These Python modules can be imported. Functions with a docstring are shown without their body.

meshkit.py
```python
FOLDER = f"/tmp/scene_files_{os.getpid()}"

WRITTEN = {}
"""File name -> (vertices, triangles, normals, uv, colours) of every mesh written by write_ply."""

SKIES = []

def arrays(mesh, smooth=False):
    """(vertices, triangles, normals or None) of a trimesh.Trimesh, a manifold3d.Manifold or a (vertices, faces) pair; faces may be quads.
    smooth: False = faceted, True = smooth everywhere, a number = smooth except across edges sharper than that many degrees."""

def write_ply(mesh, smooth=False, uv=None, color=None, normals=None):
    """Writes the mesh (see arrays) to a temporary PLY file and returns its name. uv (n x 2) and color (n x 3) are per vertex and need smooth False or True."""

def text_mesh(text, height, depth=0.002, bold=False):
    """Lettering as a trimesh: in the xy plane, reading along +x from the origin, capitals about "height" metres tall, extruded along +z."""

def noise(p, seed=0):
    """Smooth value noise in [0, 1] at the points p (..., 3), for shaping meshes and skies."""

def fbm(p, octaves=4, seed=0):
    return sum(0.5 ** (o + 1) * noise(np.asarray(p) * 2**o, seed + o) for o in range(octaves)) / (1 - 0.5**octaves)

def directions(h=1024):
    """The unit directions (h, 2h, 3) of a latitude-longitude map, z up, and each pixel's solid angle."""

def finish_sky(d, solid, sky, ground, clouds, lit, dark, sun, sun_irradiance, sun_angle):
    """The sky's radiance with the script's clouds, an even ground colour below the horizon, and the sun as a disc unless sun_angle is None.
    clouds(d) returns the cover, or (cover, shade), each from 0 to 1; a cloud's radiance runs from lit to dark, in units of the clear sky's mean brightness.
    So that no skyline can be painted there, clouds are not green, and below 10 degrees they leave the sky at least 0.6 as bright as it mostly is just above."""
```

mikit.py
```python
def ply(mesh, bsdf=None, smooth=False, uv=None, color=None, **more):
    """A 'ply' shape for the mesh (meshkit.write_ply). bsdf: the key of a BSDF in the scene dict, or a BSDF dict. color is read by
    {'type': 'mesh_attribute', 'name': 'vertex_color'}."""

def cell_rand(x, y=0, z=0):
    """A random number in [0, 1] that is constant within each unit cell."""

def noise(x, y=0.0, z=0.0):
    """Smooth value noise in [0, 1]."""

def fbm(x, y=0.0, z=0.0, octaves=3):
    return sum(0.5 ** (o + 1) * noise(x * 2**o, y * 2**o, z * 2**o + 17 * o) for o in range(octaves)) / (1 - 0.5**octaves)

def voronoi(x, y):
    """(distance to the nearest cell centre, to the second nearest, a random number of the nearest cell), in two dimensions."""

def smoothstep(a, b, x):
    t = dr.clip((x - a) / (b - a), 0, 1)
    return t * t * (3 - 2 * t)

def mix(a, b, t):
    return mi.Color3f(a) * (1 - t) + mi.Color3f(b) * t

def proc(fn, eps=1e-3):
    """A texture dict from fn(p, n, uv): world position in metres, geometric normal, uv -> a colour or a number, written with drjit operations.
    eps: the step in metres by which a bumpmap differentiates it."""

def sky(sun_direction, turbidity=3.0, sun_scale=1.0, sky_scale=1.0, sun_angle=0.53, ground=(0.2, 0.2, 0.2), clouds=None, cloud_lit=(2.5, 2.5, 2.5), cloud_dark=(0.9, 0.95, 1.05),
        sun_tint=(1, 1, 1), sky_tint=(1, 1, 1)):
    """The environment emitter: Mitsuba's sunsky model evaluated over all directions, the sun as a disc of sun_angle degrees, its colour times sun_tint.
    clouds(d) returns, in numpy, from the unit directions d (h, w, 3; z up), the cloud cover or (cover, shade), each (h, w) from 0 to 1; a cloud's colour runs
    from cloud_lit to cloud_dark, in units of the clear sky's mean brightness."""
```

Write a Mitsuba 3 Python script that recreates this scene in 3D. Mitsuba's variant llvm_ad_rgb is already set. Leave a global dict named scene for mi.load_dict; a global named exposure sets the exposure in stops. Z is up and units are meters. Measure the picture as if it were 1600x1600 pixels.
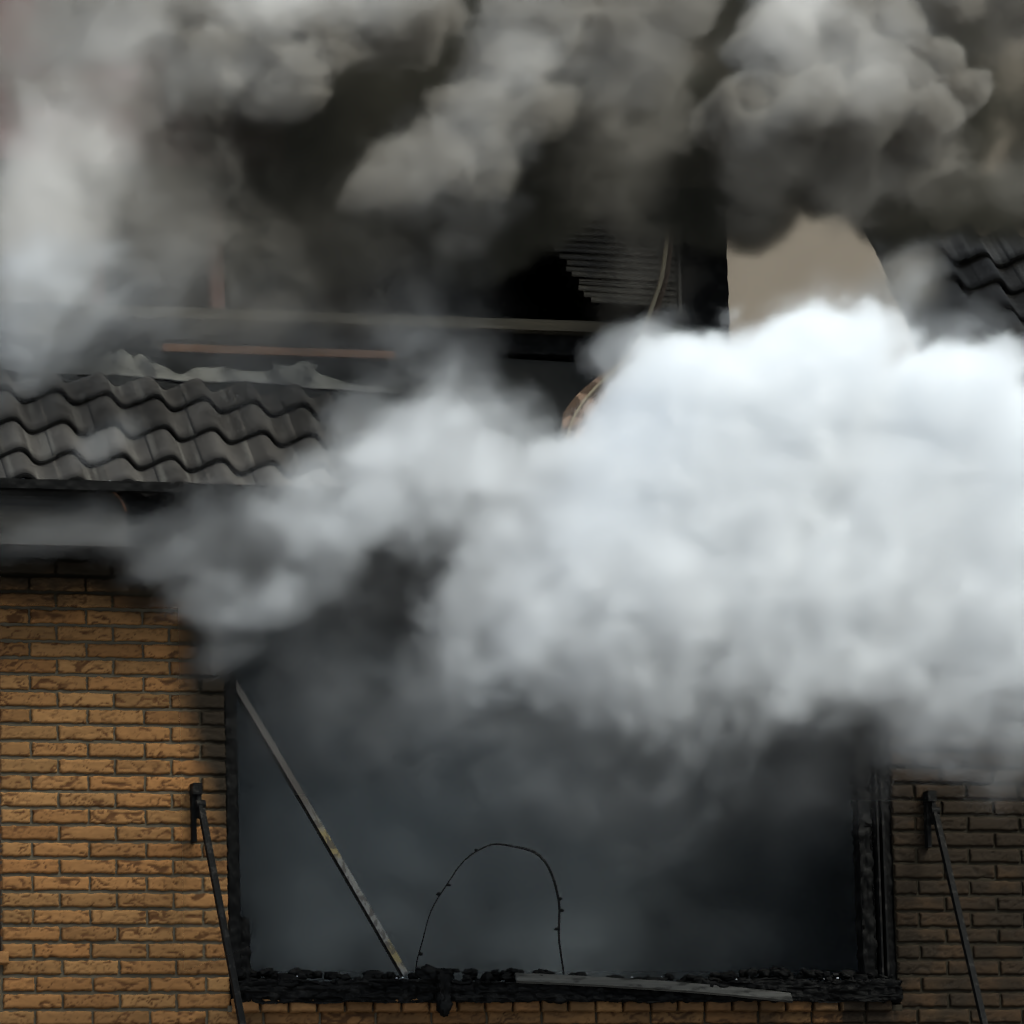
import math, random
import numpy as np, trimesh, drjit as dr, mitsuba as mi, mikit, meshkit
from mikit import proc, fbm, noise, smoothstep, mix
T = mi.ScalarTransform4f
scene, labels = {}, {}

# ---------------------------------------------------------------- camera, sky, exposure
EYE = np.array([-5.4306, -20.8136, 1.6041]); FWD = np.array([0.292166, 0.941937, 0.165509]); UP = [-0.0235, -0.165937, 0.985856]
scene['camera'] = {'type': 'perspective', 'fov': 10.1712, 'near_clip': 0.5, 'far_clip': 3000.0,
                   'to_world': T().look_at(EYE.tolist(), (EYE + FWD).tolist(), UP)}
def overcast(d):
    return 1.0, np.clip(0.75 - 0.75 * d[..., 2] + 0.25 * (meshkit.fbm(d * 3.0, 4, 7) - 0.5), 0, 1)
scene['sky'] = mikit.sky([0.48, -0.67, 0.82], turbidity=3, sun_scale=0.29, sun_angle=28, sun_tint=(0.81, 0.96, 1.13), clouds=overcast,
                         cloud_lit=(1.27, 1.47, 1.68), cloud_dark=(0.40, 0.475, 0.55))
exposure = 3.22
# ---------------------------------------------------------------- helpers
rng = np.random.default_rng(11)
used = {}
def key_for(name, parent=None):
    full = f'{parent}__{name}' if parent else name
    n = used.get(full, 0); used[full] = n + 1
    return full if n == 0 else f'{full}_{n:03d}'
def obj(name, mesh, m, parent=None, smooth=False, **kw):
    k = key_for(name, parent); scene[k] = mikit.ply(mesh, m, smooth=smooth, **kw); return k
def tag(k, label=None, cat=None, group=None, kind=None):
    d = labels.setdefault(k, {})
    for a, b in (('label', label), ('category', cat), ('group', group), ('kind', kind)):
        if b: d[a] = b
    return k
def box(x0, x1, y0, y1, z0, z1):
    b = trimesh.creation.box((x1 - x0, y1 - y0, z1 - z0)); b.apply_translation(((x0 + x1) / 2, (y0 + y1) / 2, (z0 + z1) / 2)); return b
def cat(*m): return trimesh.util.concatenate(list(m))
def weld(m): m.merge_vertices(); return m
def fine(m, edge):                                   # a finely triangulated copy
    v, f = trimesh.remesh.subdivide_to_size(m.vertices, m.faces, edge, max_iter=14)
    m = trimesh.Trimesh(v, f, process=True); m.merge_vertices(digits_vertex=6); return m
def rough(m, amp, freq, seed=0, octaves=3):          # displace along normals
    n = m.vertex_normals; h = meshkit.fbm(m.vertices * freq + 13.7 * seed, octaves, seed) - 0.5
    m.vertices = m.vertices + n * (2 * amp * h)[:, None]; return m
def alligator(m, amp, cell, seed=0):                 # charred timber: crazed into little blocks
    v = m.vertices; n = m.vertex_normals
    a = np.abs(2 * meshkit.noise(v / cell + seed, seed) - 1); b = np.abs(2 * meshkit.noise(v / (cell * 0.55) + 5 + seed, seed + 1) - 1)
    h = np.minimum(a * 1.6, 1) * 0.65 + np.minimum(b * 1.6, 1) * 0.35
    m.vertices = v + n * (amp * (h - 0.6))[:, None]; return m
def sweep(path, radii, sides=8):
    path = np.asarray(path, float); radii = np.broadcast_to(radii, len(path)); t = np.gradient(path, axis=0); t /= np.linalg.norm(t, axis=1, keepdims=True)
    ref = np.array([0, 1, 0.13]); V = []
    for p, d, r in zip(path, t, radii):
        a = np.cross(d, ref); a /= np.linalg.norm(a); b = np.cross(d, a); th = np.arange(sides) / sides * 2 * np.pi
        V.append(p + r * (np.cos(th)[:, None] * a + np.sin(th)[:, None] * b))
    n = len(path); V = np.vstack(V + [path[:1], path[-1:]]); F = []
    for i in range(n - 1):
        for j in range(sides):
            a, b = i * sides + j, i * sides + (j + 1) % sides; F += [[a, b, b + sides], [a, b + sides, a + sides]]
    for j in range(sides):
        F += [[n * sides, (j + 1) % sides, j], [n * sides + 1, (n - 1) * sides + j, (n - 1) * sides + (j + 1) % sides]]
    m = trimesh.Trimesh(V, F, process=False); m.fix_normals(); return m
def spline(pts, n):
    from scipy.interpolate import CubicSpline
    pts = np.asarray(pts, float); s = np.r_[0, np.cumsum(np.linalg.norm(np.diff(pts, axis=0), axis=1))]
    return CubicSpline(s, pts)(np.linspace(0, s[-1], n))
def ribbon(path, side, width, thick):                # a flat bent bar: path, side direction and width per point
    path, side = np.asarray(path, float), np.asarray(side, float); side /= np.linalg.norm(side, axis=1, keepdims=True)
    t = np.gradient(path, axis=0); t /= np.linalg.norm(t, axis=1, keepdims=True); nrm = np.cross(t, side); nrm /= np.linalg.norm(nrm, axis=1, keepdims=True)
    w = np.broadcast_to(width, len(path))[:, None] / 2; q = thick / 2
    ring = [path - side * w - nrm * q, path + side * w - nrm * q, path + side * w + nrm * q, path - side * w + nrm * q]
    n = len(path); V = np.stack(ring, 1).reshape(-1, 3); F = []
    for i in range(n - 1):
        for j in range(4):
            a, b = 4 * i + j, 4 * i + (j + 1) % 4; F += [[a, b, b + 4], [a, b + 4, a + 4]]
    F += [[0, 2, 1], [0, 3, 2], [4 * n - 4, 4 * n - 3, 4 * n - 2], [4 * n - 4, 4 * n - 2, 4 * n - 1]]
    m = trimesh.Trimesh(V, F, process=False); m.fix_normals(); return m

# ---------------------------------------------------------------- materials
def rgb(*c): return {'type': 'rgb', 'value': list(c)}
def mat(name, color, roughness=0.7, specular=0.3, metallic=0.0, bump=None, scale=0.002, eps=1e-3):
    b = {'type': 'principled', 'base_color': color, 'roughness': roughness, 'specular': specular, 'metallic': metallic}
    if bump is not None: b = {'type': 'bumpmap', 'tex': proc(bump, eps), 'scale': scale, 'bsdf': b}
    scene[name] = {'type': 'twosided', 'bsdf': b}
VC = {'type': 'mesh_attribute', 'name': 'vertex_color'}
mat('brick_clay', VC, 0.85, 0.2)
mat('tile_concrete', VC, 0.9, 0.12)
mat('mortar_joint', proc(lambda p, n, uv: mix((0.066, 0.055, 0.037), (0.110, 0.092, 0.064), fbm(p.x * 30, p.y * 30, p.z * 30)) *
                         mix(1.0, 0.10, dr.maximum(smoothstep(4.82, 5.0, p.z + 0.06 * fbm(p.x * 9, p.z * 4)),
                             dr.maximum(smoothstep(-0.27, -0.12, p.x + 0.05 * (fbm(p.x * 12, p.z * 6) - 0.5) + 0.10 * smoothstep(4.1, 4.8, p.z)) * smoothstep(3.8, 4.25, p.z), dr.maximum(smoothstep(0.2, 2.2, p.x) * 0.8, smoothstep(2.3, 2.5, p.x) * smoothstep(4.05, 4.35, p.z)))))), 0.95, 0.1)
mat('charred_wood', proc(lambda p, n, uv: mix((0.003, 0.003, 0.003), (0.010, 0.0098, 0.0094), smoothstep(0.45, 0.8, fbm(p.x * 28, p.y * 28, p.z * 28)))), 0.6, 0.06)
mat('soot_black', proc(lambda p, n, uv: mix((0.010, 0.011, 0.011), (0.022, 0.022, 0.021), fbm(p.x * 3, p.y * 3, p.z * 3))), 0.9, 0.1)
mat('black_steel', proc(lambda p, n, uv: mix((0.006, 0.006, 0.006), (0.024, 0.022, 0.020), smoothstep(0.55, 0.8, fbm(p.x * 40, p.y * 40, p.z * 40)))), 0.6, 0.06)
mat('scorched_aluminium', proc(lambda p, n, uv: mix(mix((0.125, 0.122, 0.112), (0.16, 0.125, 0.05), smoothstep(0.42, 0.62, fbm(p.x * 13, p.y * 13, p.z * 9))), (0.035, 0.03, 0.025),
    dr.maximum(smoothstep(4.02, 4.2, p.z + 0.05 * fbm(p.x * 30, p.z * 30)), 0.85 * smoothstep(0.46, 0.62, fbm(p.x * 70, p.y * 60, p.z * 40))))), 0.55, 0.4)
mat('grey_board', proc(lambda p, n, uv: mix((0.009, 0.0087, 0.008), (0.027, 0.0255, 0.023), fbm(p.x * 3.5 + 2 * fbm(p.x * 2, p.z * 30), p.y * 10, p.z * 130)) *
    mix(1.0, 0.25, smoothstep(0.5, 0.75, fbm(p.x * 6, p.y * 6, p.z * 14)))), 0.7, 0.3,
    bump=lambda p, n, uv: fbm(p.x * 5, p.y * 20, p.z * 150), scale=0.002)
mat('bare_wood', proc(lambda p, n, uv: mix((0.17, 0.078, 0.036), (0.05, 0.03, 0.018), fbm(p.x * 12, p.y * 40, p.z * 40))), 0.75, 0.2)
mat('flaking_paint', proc(lambda p, n, uv: mix((0.06, 0.038, 0.025), (0.20, 0.13, 0.09), smoothstep(0.46, 0.58, fbm(p.x * 17 + p.z * 9, p.y * 14, p.z * 15 - p.x * 8)) * smoothstep(5.80, 5.70, p.z))), 0.8, 0.15)
mat('old_paint', rgb(0.17, 0.14, 0.09), 0.7, 0.2)
mat('grey_plank', proc(lambda p, n, uv: mix((0.03, 0.029, 0.026), (0.085, 0.083, 0.076), fbm(p.x * 3.5 + 2 * fbm(p.x * 2, p.z * 30), p.y * 10, p.z * 130)) * mix(1.0, 0.35, smoothstep(0.48, 0.66, fbm(p.x * 14, p.y * 20, p.z * 40)))), 0.8, 0.12)
mat('lead_flashing', proc(lambda p, n, uv: mix(mix((0.17, 0.165, 0.145), (0.055, 0.055, 0.052), smoothstep(0.3, 0.7, fbm(p.x * 16, p.y * 9, p.z * 9))), (0.02, 0.021, 0.021), dr.maximum(smoothstep(0.32, 0.62, p.x + 0.25 * (fbm(p.x * 8, p.z * 8) - 0.5)), 0.8 * smoothstep(-0.32, -0.52, p.x + 0.25 * (fbm(p.x * 8, p.z * 8) - 0.5))))), 0.6, 0.35)
mat('olive_beam', proc(lambda p, n, uv: mix((0.10, 0.085, 0.058), (0.04, 0.036, 0.028), fbm(p.x * 4, p.y * 30, p.z * 60)) * mix(1.0, 0.45, smoothstep(0.6, 1.7, p.x))), 0.8, 0.2)
mat('shutter_slat', proc(lambda p, n, uv: mix((0.060, 0.053, 0.040), (0.018, 0.017, 0.015), dr.maximum(smoothstep(0.4, 0.7, fbm(p.x * 7, p.z * 9)), smoothstep(6.16, 6.34, p.z) * 0.8))), 0.6, 0.3)
mat('beige_render', proc(lambda p, n, uv: mix((0.255, 0.215, 0.17), (0.20, 0.165, 0.13), fbm(p.x * 1.6, p.z * 2.5, 0.0, 4)) * mix(0.45, 1.0, smoothstep(2.85, 3.45, p.x + 0.22 * (fbm(p.x * 3, p.z * 2.2) - 0.5) + 0.25 * (p.z - 6.7)))), 0.9, 0.1)  # mist and shade painted into the colour: darker towards left and bottom
mat('pale_paint', proc(lambda p, n, uv: mix((0.30, 0.27, 0.23), (0.20, 0.18, 0.15), fbm(p.x * 3, p.z * 3))), 0.6, 0.3)
mat('red_brown_paint', proc(lambda p, n, uv: mix((0.22, 0.10, 0.07), (0.14, 0.07, 0.05), fbm(p.x * 6, p.z * 6))), 0.6, 0.3)
mat('far_brick', proc(lambda p, n, uv: mix((0.30, 0.16, 0.08), (0.22, 0.12, 0.065), fbm(p.x * 4, p.z * 12))), 0.9, 0.1)
mat('far_roof_tile', proc(lambda p, n, uv: mix((0.085, 0.038, 0.035), (0.055, 0.03, 0.028), fbm(p.x * 3, p.y * 5))), 0.8, 0.2)
mat('painted_glint', rgb(0.55, 0.57, 0.6), 0.25, 0.6)
mat('ground_paving', proc(lambda p, n, uv: mix((0.16, 0.155, 0.15), (0.22, 0.21, 0.20), fbm(p.x * 2, p.y * 2))), 0.9, 0.1)
scene['window_glass'] = {'type': 'thindielectric', 'int_ior': 1.5}
# ---------------------------------------------------------------- ground
tag(obj('ground', (np.array([[-1500, -1500, 0], [1500, -1500, 0], [1500, 1500, 0], [-1500, 1500, 0.0]]), np.array([[0, 1, 2, 3]])), 'ground_paving'),
    'grey paved ground below the burning house', kind='structure')

# ---------------------------------------------------------------- the burning house: front wall
Z0, COURSE = 4.16, 0.0625
WX0, WX1, WZ0, WZ1 = -0.125, 2.54, 3.345, 4.985          # the burnt window's opening
LX1 = -0.985                                            # the neighbouring opening's right edge; its sill stands at LZ0
LZ0 = 3.54
EAVE = 5.045
tag('house', 'burning brick house with pantiled roof, burnt-out window and charred dormer', 'house')
MY = 0.011                                              # the mortar stands back behind the brick faces
front = obj('front_wall', cat(box(-5, LX1 - 1.6, MY, 0.11, 0, EAVE), box(LX1 - 1.6, LX1, MY, 0.11, 0, LZ0 - 0.02), box(LX1 - 1.6, LX1, MY, 0.11, WZ1, EAVE),
    box(LX1, WX0, MY, 0.11, 0, EAVE), box(WX0, WX1, MY, 0.11, 0, WZ0 - 0.002), box(WX0, WX1, MY, 0.11, WZ1, EAVE), box(WX1, 7, MY, 0.11, 0, EAVE)), 'mortar_joint', 'house')

def sstep(a, b, x):
    t = np.clip((x - a) / (b - a), 0, 1); return t * t * (3 - 2 * t)
def soot_at(v):                                          # where the fire has blackened the masonry: by the jambs, under the eaves, right of the window
    x, z = v[:, 0], v[:, 2]; w = meshkit.fbm(np.stack([x * 9, x * 0, z * 7], 1), 3, 3) - 0.5
    top = sstep(4.79, 4.99, z + 0.12 * w + 0.05 * sstep(-0.75, -0.3, x))
    edge = -0.185 - 0.15 * sstep(3.85, 4.6, z) - 0.02 * sstep(3.6, 4.1, z)
    jamb = sstep(-0.02, 0.13, x - edge + 0.05 * w) * (x < 0.3) * sstep(3.68, 4.2, z + 0.1 * w)
    right = (x > 2.3) * np.clip(0.95 + 0.24 * w + 0.06 * sstep(3.5, 4.1, z), 0, 0.98)
    below = (z < 3.40) * (x > -0.1) * np.clip(0.40 + 0.30 * sstep(0.2, 2.4, x) + 0.6 * w, 0, 0.9)
    return np.clip(np.maximum.reduce([top, jamb, right, below]), 0, 1)
def brick_mesh(x0, x1, z0, z1, seed, y=0.0, depth=0.035, nu=34, nv=9, flat=False):
    r = np.random.default_rng(seed); L, H = x1 - x0, z1 - z0; nu = max(5, int(nu * L / 0.2))
    u, v = np.meshgrid(np.linspace(0, 1, nu), np.linspace(0, 1, nv)); X, Z = x0 + u * L, z0 + v * H
    o = r.uniform(0, 90, 2)
    q = np.stack([X * 26 + o[0], Z * 75 + o[1], 0 * X], -1); wq = meshkit.fbm(q * 0.6, 2, 5)
    def streak(fx, fz, k): return 1 - np.abs(2 * meshkit.noise(np.stack([X * fx + o[0] + 2.2 * wq, Z * fz + o[1] + 3.2 * wq + np.sin(X * 48 + o[0]) * 1.0, 0 * X + k], -1), 2) - 1)
    where = sstep(0.40, 0.58, meshkit.noise(np.stack([X * 15 + o[1], Z * 36 + o[0], 0 * X], -1), 8))
    groove = np.maximum(sstep(0.74, 0.93, streak(8, 66, 0)) * where, 0.6 * sstep(0.84, 0.98, streak(14, 100, 5)) * (1 - where)) * (0.4 if flat else 1)
    bulge = 0.0045 * (meshkit.fbm(q * 0.5 + 40, 3, 6) - 0.5)
    e = np.minimum(np.minimum(u * L, (1 - u) * L) / 0.010, np.minimum(v * H, (1 - v) * H) / 0.008).clip(0, 1); rnd = 0.004 * (1 - np.sqrt(1 - (1 - e) ** 2))
    jx = 0.0022 * (meshkit.noise(np.stack([Z * 130 + o[0], 0 * X, 0 * X], -1), 4) - 0.5) * 2 * (2 * u - 1) ** 5
    jz = 0.0026 * (meshkit.noise(np.stack([X * 55 + o[1], 0 * X, 0 * X], -1), 4) - 0.5) * 2 * (2 * v - 1) ** 3
    Y = y + rnd + 0.0042 * groove - bulge + r.uniform(-0.0018, 0.0018)
    V = np.stack([X + jx, Y, Z + jz], -1).reshape(-1, 3); F = []
    i = np.arange(nu * nv).reshape(nv, nu)
    F = np.stack([i[:-1, :-1], i[:-1, 1:], i[1:, 1:], i[1:, :-1]], -1).reshape(-1, 4)
    rim = np.r_[i[0, :], i[1:, -1], i[-1, -2::-1], i[-2:0:-1, 0]]; n0 = len(V); B = V[rim].copy(); B[:, 1] = y + depth
    k = np.arange(len(rim)); k2 = (k + 1) % len(rim)
    F = np.vstack([F, np.stack([rim[k2], rim[k], n0 + k, n0 + k2], 1)]); V = np.vstack([V, B])
    g = np.r_[groove.ravel(), np.zeros(len(rim))]
    tone = r.uniform(0.72, 1.12); hue = r.uniform(-1, 1)
    mott = meshkit.fbm(V * [40, 40, 90] + o[0], 3, 9)[:, None]
    base = np.array([0.230, 0.113 + 0.008 * hue, 0.040 + 0.005 * hue]) * tone * (0.78 + 0.44 * mott)
    base = base * (1 - g[:, None]) + np.array([0.080, 0.034, 0.011]) * g[:, None]
    dark = sstep(0.70, 0.78, meshkit.fbm(V * [55, 55, 110] + o[1], 3, 12))[:, None] * 0.28
    base = base * (1 - dark) + np.array([0.08, 0.04, 0.02]) * dark
    s = soot_at(V)[:, None]
    return (V, F), base * (1 - s) + np.where(V[:, :1] > 2.3, 0.72, 1.0) * np.array([0.016, 0.011, 0.006]) * s + 0.10 * s * (1 - s) * base
SEED = [100]
def brick(parent, name='brick', *a, **k):
    SEED[0] += 1; m, c = brick_mesh(*a, SEED[0], **k); return obj(name, m, 'brick_clay', parent, smooth=True, color=c)
def course(x_from, x_to, k, first, pitch):               # spans of the stretchers of course k between two edges
    zt = Z0 - k * COURSE; out = []; j = [first + i * pitch for i in range(-60, 61)]
    cuts = [x_from - 0.005] + [q for q in j if x_from + 0.03 < q < x_to - 0.03] + [x_to + 0.005]
    for a, b in zip(cuts[:-1], cuts[1:]): out.append((a + 0.005, b - 0.005, zt - COURSE + 0.0125, zt))
    return out
near, rest = [], []
for k in range(-14, 18):
    f = -0.3345 if k % 2 == 0 else -0.220
    if k >= 10: f += 0.006
    if k < 13:
        near += course(LX1, WX0, k, f, 0.2165)
        (near if k > -4 else rest).extend(b for b in course(WX1, 3.3, k, 2.635 if k % 2 else 2.745, 0.2165))
        rest += course(3.305, 6.8, k, 2.635 if k % 2 else 2.745, 0.2165)
    else:
        row = course(-1.6, 3.5, k, f if k == 13 else f + 0.02, 0.2175); (near if k < 15 else rest).extend(row)
for k in range(10, 13): near += course(-2.5, LX1 - 0.012, k, -0.3345 if k % 2 == 0 else -0.22, 0.2165)
for b in near: brick(front, 'brick', *b)
V_, F_, C_, at = [], [], [], 0
for b in rest:
    SEED[0] += 1; (v, f), c = brick_mesh(*b, SEED[0], nu=5, nv=3, flat=True); V_.append(v); F_.append(f + at); C_.append(c); at += len(v)
k = obj('further_brick', (np.vstack(V_), np.vstack(F_)), 'brick_clay', front, smooth=True, color=np.vstack(C_)); tag(k, kind='stuff')

# sills of header bricks under both openings
sill = obj('window_sill', box(WX0 - 0.01, WX1 + 0.01, 0.0, 0.10, WZ0 - 0.001, WZ0 + 0.022), 'mortar_joint', 'house')
x = WX0
while x < WX1 - 0.05:
    brick(sill, 'header_brick', x + 0.006, x + 0.105, WZ0 - 0.004, WZ0 + 0.046, y=-0.028, depth=0.10, flat=True); x += 0.1095
sill = obj('window_sill', box(LX1 - 1.2, LX1 + 0.004, 0.0, 0.10, LZ0 - 0.018, LZ0 + 0.0), 'mortar_joint', 'house')
for i in range(6): brick(sill, 'header_brick', LX1 - 0.085 - 0.109 * i, LX1 + 0.016 - 0.109 * i, LZ0 - 0.02, LZ0 + 0.028, y=-0.03, depth=0.10, flat=True)
tag(sill, 'second sill of light brick headers, at the left edge of the wall')
# the window left of the pier: a red-brown frame and its pane, set back in the reveal
w2 = obj('side_window', cat(box(LX1 - 0.062, LX1 - 0.004, 0.04, 0.10, LZ0 + 0.03, WZ1), box(LX1 - 1.6, LX1 - 1.54, 0.04, 0.10, LZ0 + 0.03, WZ1), box(LX1 - 1.54, LX1 - 0.062, 0.04, 0.10, LZ0 + 0.03, LZ0 + 0.09),
    box(LX1 - 1.54, LX1 - 0.062, 0.04, 0.10, WZ1 - 0.06, WZ1)), 'red_brown_paint', 'house'); tag(w2, 'window with a dark red-brown frame left of the brick pier')
obj('pane', box(LX1 - 1.54, LX1 - 0.062, 0.065, 0.069, LZ0 + 0.09, WZ1 - 0.06), 'window_glass', w2)
obj('dark_room', cat(box(LX1 - 1.8, LX1 + 0.0, 1.2, 1.25, 3.2, 5.0), box(LX1 - 1.8, LX1 - 0.0, 0.115, 1.2, 3.2, 3.25)), 'soot_black', w2)

# the burnt window: charred frame
fr = fine(cat(box(WX0 + 0.002, WX0 + 0.050, 0.012, 0.075, WZ0 + 0.03, WZ1 - 0.002)), 0.02); alligator(fr, 0.010, 0.035, 1)
win = obj('burnt_window', fr, 'charred_wood', 'house', smooth=35); tag(win, 'burnt-out window opening with charred frame remains')
a = fine(box(WX0 + 0.042, WX0 + 0.088, 0.02, 0.09, WZ0 + 0.03, 3.70), 0.015); alligator(a, 0.012, 0.03, 2); obj('frame_stump', a, 'charred_wood', win, smooth=35)
a = fine(box(WX1 - 0.135, WX1 - 0.078, 0.02, 0.09, WZ0 + 0.03, 4.25), 0.02); alligator(a, 0.016, 0.04, 3); a = cat(a, box(WX1 - 0.135, WX1 - 0.078, 0.02, 0.09, 4.251, WZ1 - 0.002)); obj('frame_jamb', a, 'charred_wood', win, smooth=35)
obj('guide_rail', cat(box(WX1 - 0.066, WX1 - 0.058, 0.004, 0.06, WZ0 + 0.05, WZ1 - 0.002), box(WX1 - 0.045, WX1 - 0.037, 0.000, 0.06, WZ0 + 0.05, WZ1 - 0.002), box(WX1 - 0.058, WX1 - 0.045, 0.05, 0.06, WZ0 + 0.05, WZ1 - 0.002)), 'black_steel', win)
a = fine(box(WX1 - 0.036, WX1 - 0.002, 0.018, 0.08, WZ0 + 0.03, 4.25), 0.02); alligator(a, 0.010, 0.04, 4); a = cat(a, box(WX1 - 0.036, WX1 - 0.002, 0.018, 0.08, 4.251, WZ1 - 0.002)); obj('frame_jamb', a, 'charred_wood', win, smooth=35)
a = box(WX0 + 0.05, WX1 - 0.135, 0.012, 0.08, WZ1 - 0.07, WZ1 - 0.002); hd = obj('frame_head', a, 'soot_black', win)
obj('drip_edge', box(0.30, 0.62, -0.006, 0.012, WZ1 - 0.012, WZ1 - 0.005), 'scorched_aluminium', hd)
# room behind: black walls, floor and ceiling
RX0, RX1, RY1, RZ0, RZ1 = -0.75, 3.15, 2.6, 2.5, 5.02
room = obj('burnt_room', cat(box(RX0 - .05, RX0, 0.112, RY1, RZ0, RZ1), box(RX1, RX1 + .05, 0.112, RY1, RZ0, RZ1), box(RX0 - .05, RX1 + .05, RY1, RY1 + .05, RZ0, RZ1),
    box(RX0, RX1, 0.112, RY1, RZ0 - .05, RZ0), box(RX0 - .05, RX1 + .05, 0.112, RY1 + .05, RZ1, RZ1 + .02)), 'soot_black', 'house'); tag(room, 'smoke-filled burnt room behind the window')

# ---------------------------------------------------------------- eaves
FY = -0.42
obj('soffit', box(-4.5, 6.5, FY + 0.03, 0.105, EAVE, EAVE + 0.018), 'soot_black', 'house')
fa = fine(box(-0.62, 0.25, FY, FY + 0.028, EAVE - 0.022, 5.238), 0.02); alligator(fa, 0.010, 0.03, 6); fa = cat(fa, box(0.252, 6.5, FY, FY + 0.028, EAVE - 0.022, 5.238))
fascia = obj('fascia', fa, 'charred_wood', 'house', smooth=35); tag(fascia, 'charred black eaves board under the tiles')
# the part of the eaves cladding still left, its end curled and burnt round
zs = np.array([5.252, 5.246, 5.228, 5.198, 5.15, 5.09, 5.02]); xs = np.array([-0.735, -0.70, -0.655, -0.622, -0.60, -0.592, -0.597])
from shapely.geometry import Polygon
pz = Polygon([(-2.6, 5.252)] + list(zip(xs, zs)) + [(-2.6, 5.02)])
cl = trimesh.creation.extrude_polygon(pz, 0.012, engine='earcut'); cl.apply_transform(np.array([[1, 0, 0, 0], [0, 0, 1, FY - 0.016], [0, 1, 0, 0], [0, 0, 0, 1.0]])); cl.fix_normals()
clad = obj('eaves_cladding', cl, 'grey_board', 'house'); tag(clad, 'weathered grey eaves cladding with a curled burnt end')
ed = [(x_, FY - 0.020, z_) for x_, z_ in zip(xs[2:5], zs[2:5])]
obj('burnt_edge', ribbon(spline(ed, 14), np.tile([[0.35, 1, 0.1]], (14, 1)), 0.018, 0.007), 'bare_wood', clad)
tp = fine(box(-2.6, 0.4, FY - 0.085, FY - 0.045, 5.216, 5.251), 0.02); rough(tp, 0.005, 16, 3); tp = cat(tp, box(0.402, 6.5, FY - 0.085, FY - 0.045, 5.216, 5.251)); tilt = obj('tilting_fillet', tp, 'charred_wood', 'house', smooth=30)

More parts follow.
